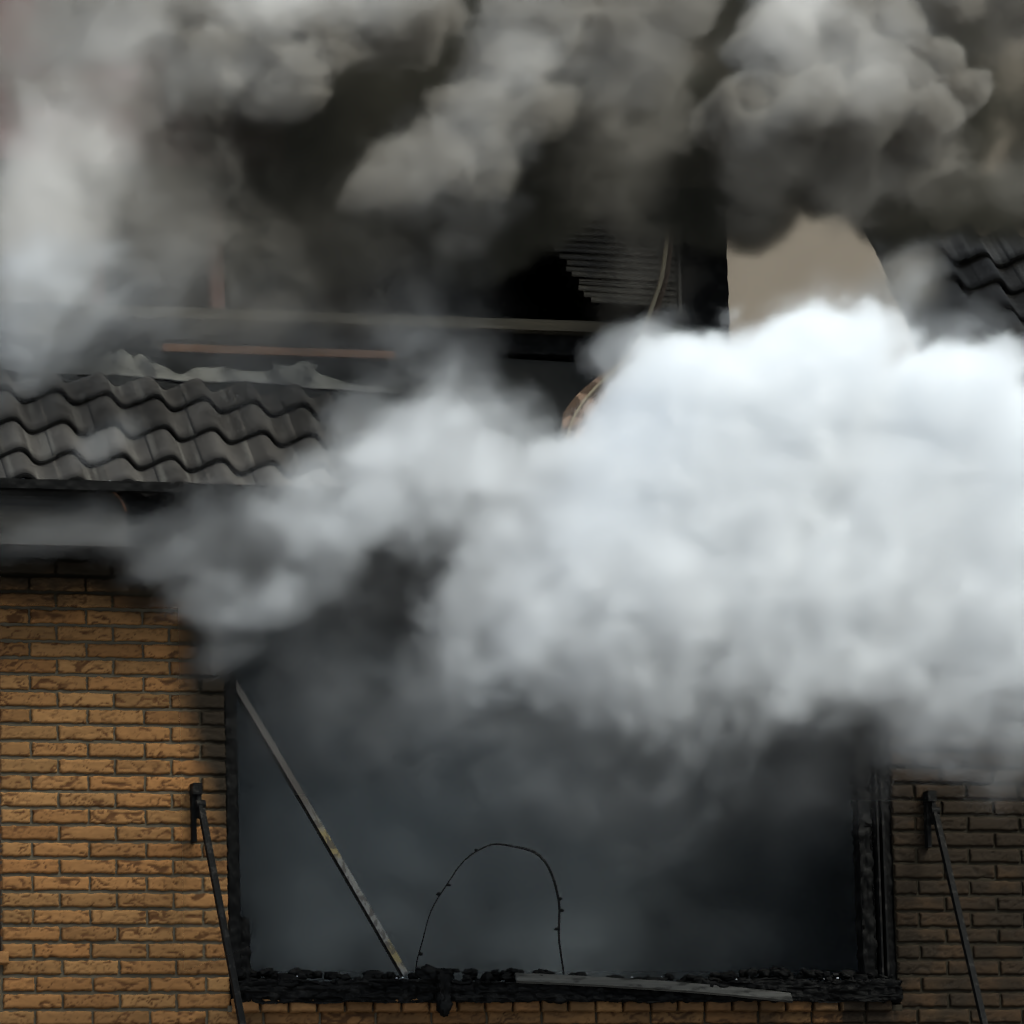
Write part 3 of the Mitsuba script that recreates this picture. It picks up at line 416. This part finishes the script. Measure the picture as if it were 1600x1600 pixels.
WHITE = [[1.143, -1.66, 5.321, 0.25, 0.5, 0.24, 1.0, 0.5, 0.5],
    [1.123, -1.66, 5.461, 0.138, 0.5, 0.133, 0.8, 0.5, 0.5],
    [1.482, -1.66, 5.319, 0.359, 0.5, 0.345, 1.0, 0.7, 0.5],
    [1.684, -1.66, 5.478, 0.24, 0.5, 0.231, 1.0, 0.5, 0.5],
    [1.786, -1.66, 5.563, 0.156, 0.5, 0.15, 1.0, 0.5, 0.5],
    [1.589, -1.66, 5.557, 0.132, 0.5, 0.127, 0.8, 0.7, 0.5],
    [2.098, -1.66, 5.337, 0.265, 0.5, 0.255, 1.0, 0.5, 0.5],
    [2.293, -1.66, 5.248, 0.254, 0.5, 0.244, 1.0, 0.5, 0.5],
    [2.226, -1.66, 5.412, 0.181, 0.5, 0.174, 1.0, 0.5, 0.5],
    [2.028, -1.66, 5.453, 0.145, 0.5, 0.139, 1.0, 0.5, 0.5],
    [1.016, -1.66, 5.12, 0.308, 0.5, 0.297, 0.8, 0.8, 0.3],
    [1.354, -1.66, 5.129, 0.405, 0.5, 0.39, 1.0, 0.8, 0.15],
    [1.842, -1.66, 5.118, 0.456, 0.5, 0.439, 1.0, 0.8, 0.15],
    [2.309, -1.66, 5.036, 0.435, 0.5, 0.418, 1.0, 0.8, 0.15],
    [1.299, -1.66, 4.942, 0.476, 0.5, 0.457, 1.0, 0.9, 0.15],
    [1.81, -1.66, 4.93, 0.575, 0.5, 0.553, 1.0, 0.9, 0.15],
    [2.301, -1.66, 4.848, 0.506, 0.5, 0.487, 1.0, 0.9, 0.15],
    [1.149, -1.66, 4.777, 0.427, 0.5, 0.41, 0.6, 1.0, 0.35],
    [1.533, -1.66, 4.692, 0.453, 0.5, 0.435, 0.8, 1.0, 0.35],
    [2.02, -1.66, 4.631, 0.455, 0.5, 0.438, 0.7, 1.0, 0.35],
    [2.441, -1.66, 4.639, 0.458, 0.5, 0.441, 0.7, 1.0, 0.35],
    [2.758, -1.66, 4.976, 0.437, 0.5, 0.42, 1.0, 0.7, 0.5],
    [0.815, -1.66, 4.816, 0.33, 0.5, 0.318, 0.3, 0.9, 0.6],
    [0.524, -1.66, 5.016, 0.282, 0.5, 0.272, 0.17, 1.0, 0.38],
    [0.364, -1.66, 5.241, 0.224, 0.5, 0.215, 0.13, 1.0, 0.42],
    [0.138, -1.66, 5.132, 0.258, 0.5, 0.248, 0.15, 1.0, 0.42],
    [-0.098, -1.66, 5.035, 0.233, 0.5, 0.224, 0.12, 1.0, 0.45],
    [-0.274, -1.66, 4.951, 0.186, 0.5, 0.179, 0.06, 1.0, 0.55],
    [0.492, -1.66, 5.153, 0.13, 0.5, 0.125, 0.13, 0.8, 0.5],
    [0.251, -1.66, 4.963, 0.211, 0.5, 0.203, 0.08, 0.9, 0.7],
    [0.046, -1.66, 5.198, 0.14, 0.5, 0.135, 0.08, 0.8, 0.5],
    [0.905, -1.66, 5.025, 0.178, 0.5, 0.171, 0.25, 0.8, 0.5],
    [0.751, -1.66, 5.067, 0.213, 0.5, 0.204, 0.15, 0.9, 0.5],
    [-0.148, -1.66, 4.863, 0.151, 0.5, 0.146, 0.05, 1.0, 0.7],
    [-0.22, -1.66, 4.748, 0.139, 0.5, 0.134, 0.045, 1.0, 0.8],
    [-0.337, -1.66, 4.655, 0.139, 0.5, 0.094, 0.045, 1.0, 0.8],
    [-0.476, -1.66, 4.619, 0.15, 0.5, 0.076, 0.045, 1.0, 0.8],
    [-0.612, -1.66, 4.684, 0.139, 0.5, 0.071, 0.042, 1.0, 0.8],
    [-0.736, -1.66, 4.771, 0.138, 0.5, 0.067, 0.034, 1.0, 0.8],
    [-0.426, -1.66, 4.812, 0.185, 0.5, 0.178, 0.02, 1.0, 0.8],
    [-0.54, -1.66, 4.877, 0.232, 0.5, 0.223, 0.016, 0.9, 0.5],
    [-0.86, -1.66, 4.847, 0.127, 0.5, 0.071, 0.016, 1.0, 0.8],
    [-1.041, -1.66, 4.877, 0.184, 0.5, 0.066, 0.008, 1.0, 0.8],
    [-1.244, -1.66, 4.838, 0.16, 0.5, 0.066, 0.006, 1.0, 0.8],
    [-0.968, -1.66, 5.182, 0.081, 0.5, 0.078, 0.03, 0.9, 0.5],
    [-0.559, -1.66, 4.449, 0.104, 0.5, 0.1, 0.02, 0.9, 0.5],
    [0.501, -1.66, 4.626, 0.328, 0.5, 0.316, 0.14, 0.9, 0.6],
    [0.734, -1.66, 4.516, 0.306, 0.5, 0.294, 0.13, 0.9, 0.6],
    [1.017, -1.66, 4.406, 0.259, 0.5, 0.249, 0.1, 0.9, 0.6],
    [1.327, -1.66, 4.365, 0.237, 0.5, 0.228, 0.08, 0.9, 0.6],
    [1.695, -1.66, 4.463, 0.286, 0.5, 0.275, 0.12, 0.9, 0.6],
    [2.13, -1.66, 4.308, 0.263, 0.5, 0.253, 0.1, 0.9, 0.6],
    [2.346, -1.66, 4.171, 0.216, 0.5, 0.208, 0.05, 0.9, 0.6],
    [1.201, -1.66, 4.18, 0.26, 0.5, 0.25, 0.03, 1.0, 0.6],
    [0.307, -1.66, 4.395, 0.28, 0.5, 0.269, 0.022, 1.0, 0.5],
    [0.07, -1.66, 4.234, 0.349, 0.5, 0.335, 0.008, 1.0, 0.5],
    [0.605, -1.66, 4.15, 0.421, 0.5, 0.405, 0.013, 1.0, 0.5],
    [0.956, -1.66, 3.995, 0.376, 0.5, 0.361, 0.007, 1.0, 0.5],
    [1.56, -1.66, 4.116, 0.379, 0.5, 0.365, 0.009, 1.0, 0.5],
    [-0.253, -1.66, 4.274, 0.301, 0.5, 0.289, 0.006, 1.0, 0.5],
    [1.642, -1.66, 5.665, 0.18, 0.5, 0.173, 0.06, 0.9, 0.5],
    [1.986, -1.66, 5.641, 0.145, 0.5, 0.139, 0.05, 0.9, 0.5],
    [2.38, -1.66, 5.511, 0.121, 0.5, 0.117, 0.08, 0.9, 0.5],
    [1.245, -1.66, 5.488, 0.119, 0.5, 0.115, 0.06, 0.9, 0.5],
    [0.982, -1.66, 5.573, 0.1, 0.5, 0.096, 0.08, 0.8, 0.7],
    [1.992, -1.66, 5.783, 0.133, 0.5, 0.128, 0.025, 0.9, 0.5],
    [2.16, -1.66, 5.635, 0.133, 0.5, 0.128, 0.05, 0.9, 0.5],
    [-0.411, -1.66, 5.585, 0.35, 0.5, 0.337, 0.006, 1.0, 0.5],
    [0.173, -1.66, 5.627, 0.33, 0.5, 0.317, 0.006, 1.0, 0.5],
    [0.286, -1.66, 5.435, 0.141, 0.5, 0.136, 0.04, 0.9, 0.5],
    [-0.045, -1.66, 5.322, 0.117, 0.5, 0.113, 0.04, 0.9, 0.5],
    [0.147, -1.66, 5.511, 0.282, 0.5, 0.271, 0.01, 1.0, 0.5],
    [-1.32, -1.66, 5.985, 0.462, 0.5, 0.444, 0.13, 1.0, 0.5],
    [-1.211, -1.66, 5.671, 0.346, 0.5, 0.333, 0.045, 1.0, 0.5],
    [-1.325, -1.66, 5.6, 0.299, 0.5, 0.288, 0.045, 1.0, 0.5],
    [-0.985, -1.66, 5.566, 0.254, 0.5, 0.245, 0.012, 1.0, 0.5],
    [-1.022, -1.66, 6.203, 0.302, 0.5, 0.291, 0.04, 1.0, 0.5],
    [-0.799, -1.66, 5.8, 0.395, 0.5, 0.38, 0.013, 1.0, 0.5],
    [-0.994, -1.66, 6.525, 0.35, 0.5, 0.336, 0.035, 1.0, 0.5],
    [-0.83, -1.66, 6.742, 0.258, 0.5, 0.248, 0.04, 0.9, 0.5],
    [-0.317, -1.66, 6.814, 0.26, 0.5, 0.113, 0.14, 0.9, 0.5],
    [0.084, -1.66, 6.835, 0.214, 0.5, 0.114, 0.08, 0.9, 0.5],
    [1.662, -1.66, 6.892, 0.194, 0.5, 0.14, 0.14, 0.9, 0.5],
    [0.631, -1.66, 6.721, 0.203, 0.5, 0.195, 0.022, 0.9, 0.9],
    [0.578, -1.66, 6.553, 0.191, 0.5, 0.183, 0.017, 0.9, 0.9],
    [0.478, -1.66, 6.384, 0.19, 0.5, 0.183, 0.014, 0.9, 0.9],
    [0.307, -1.66, 6.236, 0.201, 0.5, 0.194, 0.012, 0.9, 0.9],
    [0.115, -1.66, 6.135, 0.153, 0.5, 0.148, 0.009, 0.9, 0.9],
    [0.42, -1.66, 6.007, 0.095, 0.5, 0.091, 0.012, 0.9, 0.9],
    [-0.323, -1.66, 6.534, 0.188, 0.5, 0.181, 0.02, 0.9, 0.8],
    [-0.532, -1.66, 6.571, 0.164, 0.5, 0.158, 0.02, 0.9, 0.8],
    [0.991, -1.66, 6.644, 0.216, 0.5, 0.208, 0.012, 0.9, 0.8],
    [1.635, -1.66, 6.818, 0.194, 0.5, 0.187, 0.07, 0.9, 0.8],
    [1.854, -1.66, 6.709, 0.207, 0.5, 0.199, 0.04, 0.9, 0.8],
    [2.026, -1.66, 6.645, 0.171, 0.5, 0.164, 0.025, 0.9, 0.8],
    [1.548, -1.66, 6.479, 0.145, 0.5, 0.139, 0.02, 0.9, 0.8],
    [0.035, -1.66, 4.754, 0.257, 0.5, 0.247, 0.009, 1.0, 0.5],
    [-0.202, -1.66, 4.5, 0.278, 0.5, 0.268, 0.007, 1.0, 0.5],
    [0.704, -1.66, 5.112, 0.165, 0.5, 0.159, 0.12, 0.9, 0.5],
    [1.995, -1.66, 5.855, 0.121, 0.5, 0.116, 0.03, 0.9, 0.5]]
GREY = [[-0.637, -0.55, 7.036, 0.272, 0.3, 0.262, 0.35, 0.42, 0.46],
    [-0.268, -0.55, 7.079, 0.249, 0.3, 0.239, 0.6, 0.42, 0.46],
    [0.078, -0.55, 7.072, 0.275, 0.3, 0.264, 0.7, 0.42, 0.46],
    [-0.273, -0.55, 6.845, 0.174, 0.3, 0.167, 0.6, 0.42, 0.46],
    [-0.002, -0.55, 6.796, 0.174, 0.3, 0.168, 0.7, 0.42, 0.46],
    [0.453, -0.55, 7.091, 0.226, 0.3, 0.217, 0.5, 0.42, 0.46],
    [-0.123, -0.55, 6.938, 0.174, 0.3, 0.168, 0.6, 0.42, 0.46],
    [0.099, -0.55, 6.9, 0.15, 0.3, 0.144, 0.6, 0.42, 0.46],
    [-0.373, -0.55, 6.706, 0.198, 0.3, 0.191, 0.1, 0.9, 0.46],
    [-0.55, -0.55, 6.333, 0.419, 0.3, 0.403, 0.07, 1.0, 0.46],
    [-0.312, -0.55, 6.051, 0.444, 0.3, 0.427, 0.035, 1.0, 0.46],
    [-0.788, -0.55, 6.638, 0.369, 0.3, 0.355, 0.18, 1.0, 0.46],
    [-0.979, -0.55, 6.848, 0.271, 0.3, 0.26, 0.14, 1.0, 0.46],
    [-0.94, -0.55, 6.076, 0.391, 0.3, 0.376, 0.1, 1.0, 0.46],
    [0.131, -0.55, 6.067, 0.496, 0.3, 0.477, 0.012, 1.0, 0.46],
    [1.008, -0.55, 7.044, 0.215, 0.3, 0.207, 0.7, 0.42, 0.46],
    [1.088, -0.55, 7.148, 0.203, 0.3, 0.195, 0.8, 0.42, 0.46],
    [0.876, -0.55, 6.862, 0.189, 0.3, 0.182, 0.6, 0.6, 0.46],
    [0.961, -0.55, 6.717, 0.151, 0.3, 0.146, 0.4, 0.7, 0.46],
    [0.744, -0.55, 6.658, 0.189, 0.3, 0.181, 0.5, 0.6, 0.46],
    [0.615, -0.55, 6.528, 0.163, 0.3, 0.157, 0.4, 0.6, 0.46],
    [0.437, -0.55, 6.422, 0.15, 0.3, 0.144, 0.25, 0.7, 0.46],
    [0.789, -0.55, 6.461, 0.151, 0.3, 0.145, 0.2, 0.8, 0.46],
    [0.311, -0.55, 6.368, 0.087, 0.3, 0.084, 0.2, 0.8, 0.46],
    [1.29, -0.55, 7.058, 0.178, 0.3, 0.171, 0.35, 0.42, 0.46],
    [1.413, -0.55, 6.888, 0.165, 0.3, 0.159, 0.2, 0.42, 0.46],
    [1.228, -0.55, 6.704, 0.177, 0.3, 0.17, 0.1, 0.8, 0.46],
    [1.525, -0.55, 7.145, 0.178, 0.3, 0.172, 0.35, 0.42, 0.46],
    [1.297, -0.55, 6.458, 0.253, 0.3, 0.243, 0.03, 0.9, 0.46],
    [1.458, -0.55, 6.664, 0.152, 0.3, 0.146, 0.08, 0.8, 0.46],
    [2.254, -0.52, 6.808, 0.386, 0.36, 0.222, 1.0, 0.35, 0.46],
    [2.005, -0.55, 6.764, 0.205, 0.3, 0.197, 1.0, 0.5, 0.46],
    [2.453, -0.55, 6.797, 0.206, 0.3, 0.198, 1.0, 0.5, 0.46],
    [1.835, -0.55, 6.744, 0.148, 0.3, 0.142, 1.0, 0.42, 0.46],
    [2.586, -0.55, 6.816, 0.15, 0.3, 0.144, 1.0, 0.42, 0.46],
    [2.694, -0.55, 6.846, 0.088, 0.3, 0.084, 1.0, 0.42, 0.46],
    [2.194, -0.55, 6.925, 0.18, 0.3, 0.173, 1.0, 0.42, 0.46],
    [2.011, -0.55, 6.916, 0.128, 0.3, 0.123, 1.0, 0.42, 0.46],
    [2.38, -0.55, 6.959, 0.142, 0.3, 0.136, 1.0, 0.42, 0.46],
    [2.538, -0.55, 6.941, 0.116, 0.3, 0.112, 1.0, 0.42, 0.46],
    [1.963, -0.55, 7.04, 0.141, 0.3, 0.136, 1.0, 0.42, 0.46],
    [2.176, -0.55, 7.127, 0.193, 0.3, 0.185, 1.0, 0.42, 0.46],
    [2.385, -0.55, 7.086, 0.155, 0.3, 0.149, 1.0, 0.42, 0.46],
    [2.199, -0.8, 6.713, 0.152, 0.3, 0.146, 1.0, 0.42, 0.46],
    [1.966, -0.8, 6.728, 0.126, 0.3, 0.122, 1.0, 0.42, 0.46],
    [2.451, -0.75, 6.686, 0.128, 0.3, 0.123, 1.0, 0.42, 0.46],
    [1.92, -0.55, 6.571, 0.204, 0.3, 0.196, 0.25, 0.9, 0.46],
    [2.552, -0.55, 6.624, 0.193, 0.3, 0.186, 0.25, 0.9, 0.46],
    [2.234, -0.55, 6.572, 0.231, 0.3, 0.222, 0.3, 0.9, 0.46],
    [1.862, -0.55, 6.406, 0.178, 0.3, 0.171, 0.04, 0.9, 0.46],
    [2.229, -0.55, 6.446, 0.205, 0.3, 0.197, 0.04, 0.9, 0.46],
    [2.652, -0.55, 6.488, 0.18, 0.3, 0.173, 0.04, 0.9, 0.46],
    [2.657, -0.55, 7.254, 0.155, 0.3, 0.149, 0.5, 0.42, 0.46],
    [2.981, -0.55, 7.322, 0.208, 0.3, 0.2, 0.5, 0.42, 0.46],
    [2.92, -0.55, 7.138, 0.208, 0.3, 0.2, 0.07, 0.9, 0.46],
    [2.452, -0.55, 6.102, 0.154, 0.3, 0.148, 0.09, 0.9, 0.46],
    [2.341, -0.55, 5.972, 0.153, 0.3, 0.147, 0.05, 1.0, 0.46],
    [1.388, -0.55, 6.088, 0.252, 0.3, 0.243, 0.012, 1.0, 0.46],
    [2.972, -0.55, 6.501, 0.155, 0.3, 0.149, 0.06, 0.9, 0.46]]
DARK = [[-0.202, 0.04, 6.78, 0.382, 0.17, 0.368, 0.5, 0.5, 0.35],
    [0.177, 0.04, 6.746, 0.435, 0.17, 0.419, 1.0, 0.5, 0.35],
    [0.616, 0.04, 6.893, 0.438, 0.17, 0.421, 1.0, 0.5, 0.35],
    [0.453, 0.04, 6.505, 0.385, 0.17, 0.37, 0.5, 0.5, 0.35],
    [0.094, 0.04, 6.415, 0.357, 0.17, 0.343, 0.25, 0.5, 0.35],
    [0.942, 0.04, 6.525, 0.362, 0.17, 0.348, 1.0, 0.5, 0.35],
    [1.342, 0.04, 6.823, 0.468, 0.17, 0.45, 1.0, 0.5, 0.35],
    [1.737, 0.04, 6.789, 0.366, 0.17, 0.352, 1.0, 0.5, 0.35],
    [1.596, 0.04, 6.526, 0.208, 0.17, 0.2, 0.6, 0.5, 0.35],
    [1.201, 0.04, 6.485, 0.233, 0.17, 0.224, 0.5, 0.5, 0.35],
    [1.942, 0.04, 6.566, 0.236, 0.17, 0.226, 1.0, 0.5, 0.35],
    [2.004, 0.04, 6.827, 0.394, 0.17, 0.378, 1.0, 0.5, 0.35],
    [2.41, 0.04, 6.897, 0.396, 0.17, 0.381, 1.0, 0.5, 0.35],
    [2.073, 0.04, 6.507, 0.189, 0.17, 0.181, 1.0, 0.3, 0.35],
    [2.372, 0.04, 6.622, 0.174, 0.17, 0.167, 1.0, 0.3, 0.35],
    [2.626, 0.04, 6.542, 0.19, 0.17, 0.183, 1.0, 0.3, 0.35],
    [2.843, 0.04, 6.556, 0.175, 0.17, 0.168, 1.0, 0.3, 0.35],
    [3.048, 0.04, 6.553, 0.18, 0.17, 0.174, 1.0, 0.4, 0.35],
    [2.815, 0.04, 6.863, 0.398, 0.17, 0.382, 1.0, 0.5, 0.35],
    [3.241, 0.04, 6.58, 0.213, 0.17, 0.205, 1.0, 0.5, 0.35],
    [3.443, 0.04, 6.759, 0.401, 0.17, 0.385, 1.0, 0.5, 0.35],
    [3.147, 0.04, 6.93, 0.32, 0.17, 0.307, 0.12, 0.5, 0.35],
    [0.057, 0.04, 7.12, 0.41, 0.17, 0.394, 0.6, 0.5, 0.35],
    [0.831, 0.04, 7.235, 0.467, 0.17, 0.449, 1.0, 0.5, 0.35],
    [1.487, 0.04, 7.268, 0.471, 0.17, 0.453, 1.0, 0.5, 0.35],
    [2.155, 0.04, 7.302, 0.475, 0.17, 0.457, 1.0, 0.5, 0.35],
    [2.835, 0.04, 7.336, 0.479, 0.17, 0.461, 0.7, 0.5, 0.35],
    [-0.584, 0.04, 6.388, 0.329, 0.17, 0.316, 0.1, 0.5, 0.35],
    [-0.188, 0.04, 7.59, 0.513, 0.17, 0.493, 1.0, 0.5, 0.35],
    [0.842, 0.04, 7.673, 0.52, 0.17, 0.5, 1.0, 0.5, 0.35],
    [1.901, 0.04, 7.733, 0.528, 0.17, 0.507, 1.0, 0.5, 0.35],
    [2.991, 0.04, 7.794, 0.535, 0.17, 0.515, 1.0, 0.5, 0.35],
    [3.669, 0.04, 7.431, 0.538, 0.17, 0.518, 1.0, 0.5, 0.35]]
ROOM = [[0.379, 1.0, 4.262, 0.682, 0.9, 0.656, 0.5, 1.0, 0.5],
    [1.044, 1.0, 4.525, 0.689, 0.9, 0.663, 0.45, 1.0, 0.5],
    [1.296, 1.0, 4.014, 0.636, 0.9, 0.612, 0.35, 1.0, 0.5],
    [0.658, 1.0, 3.833, 0.525, 0.9, 0.505, 0.4, 1.0, 0.5],
    [1.419, 1.0, 3.631, 0.397, 0.9, 0.382, 0.35, 1.0, 0.5],
    [0.314, 1.0, 4.899, 0.527, 0.9, 0.507, 0.3, 1.0, 0.5],
    [1.708, 1.0, 4.326, 0.588, 0.9, 0.565, 0.25, 1.0, 0.5],
    [0.315, 1.0, 3.681, 0.313, 0.9, 0.301, 0.35, 1.0, 0.5],
    [1.96, 1.0, 3.76, 0.534, 0.9, 0.513, 0.22, 1.0, 0.5],
    [2.387, 1.0, 4.28, 0.592, 0.9, 0.57, 0.2, 1.0, 0.5],
    [2.643, 1.0, 3.762, 0.7, 0.9, 0.673, 0.1, 1.0, 0.5]]
CUT = 5.86
G_, XB, ZL, ZR, YM = 0.0015, -0.56, 4.70, 4.03, -1.66
WHITE_CELLS = [((-1.35, -2.3, 3.4), (XB - G_, -1.05, ZL - G_)), ((XB + G_, -2.3, 3.4), (4.1, -1.05, ZR - G_)),
    ((-1.35, -2.3, ZL + G_), (XB - G_, YM - G_, CUT - 0.002)), ((-1.35, YM + G_, ZL + G_), (XB - G_, -1.05, CUT - 0.002)),
    ((XB + G_, -2.3, ZR + G_), (4.1, YM - G_, CUT - 0.002)), ((XB + G_, YM + G_, ZR + G_), (4.1, -1.05, CUT - 0.002))]
smoke('white_smoke', (-1.35, -2.3, 3.4), (4.1, -1.05, CUT - 0.002), 0.017, WHITE, 9.0, (0.980, 0.989, 0.998), 3, 'thick white smoke billowing from the burnt window to the right', base=4.2, octaves=4, warp=0.10, tear=1.2, scatter=-0.22, open_z=(0, 1), cells=WHITE_CELLS)
smoke('pale_smoke', (-1.35, -2.3, CUT + 0.002), (4.1, -1.05, 7.45), 0.017, WHITE, 9.0, (0.952, 0.912, 0.862), 3, 'pale warm smoke drifting over the left of the roof and the top of the dormer', base=4.2, octaves=4, warp=0.10, tear=1.2, open_z=(1, 0))
smoke('grey_smoke', (-1.5, -1.03, 5.72), (4.3, -0.11, 7.5), 0.0135, GREY, 20.0, (0.395, 0.368, 0.328), 8, 'grey brown smoke rolling up over the dormer', base=6.2, octaves=4, warp=0.11, tear=1.5)
smoke('dark_smoke', (-1.6, -0.10, 5.95), (4.5, 0.17, 7.7), 0.03, DARK, 18.0, (0.14, 0.135, 0.11), 14, 'dark smoke hanging in front of the dormer behind the grey smoke', base=2.2, octaves=4, fade=0.05, tear=0.5)
smoke('room_smoke', (-0.70, 0.13, 3.30), (3.10, 2.5, 5.0), 0.05, ROOM, 1.1, (0.74, 0.82, 0.86), 21, 'thin bluish smoke hanging in the burnt room', base=1.8, octaves=4, fade=0.06, tear=0.5)
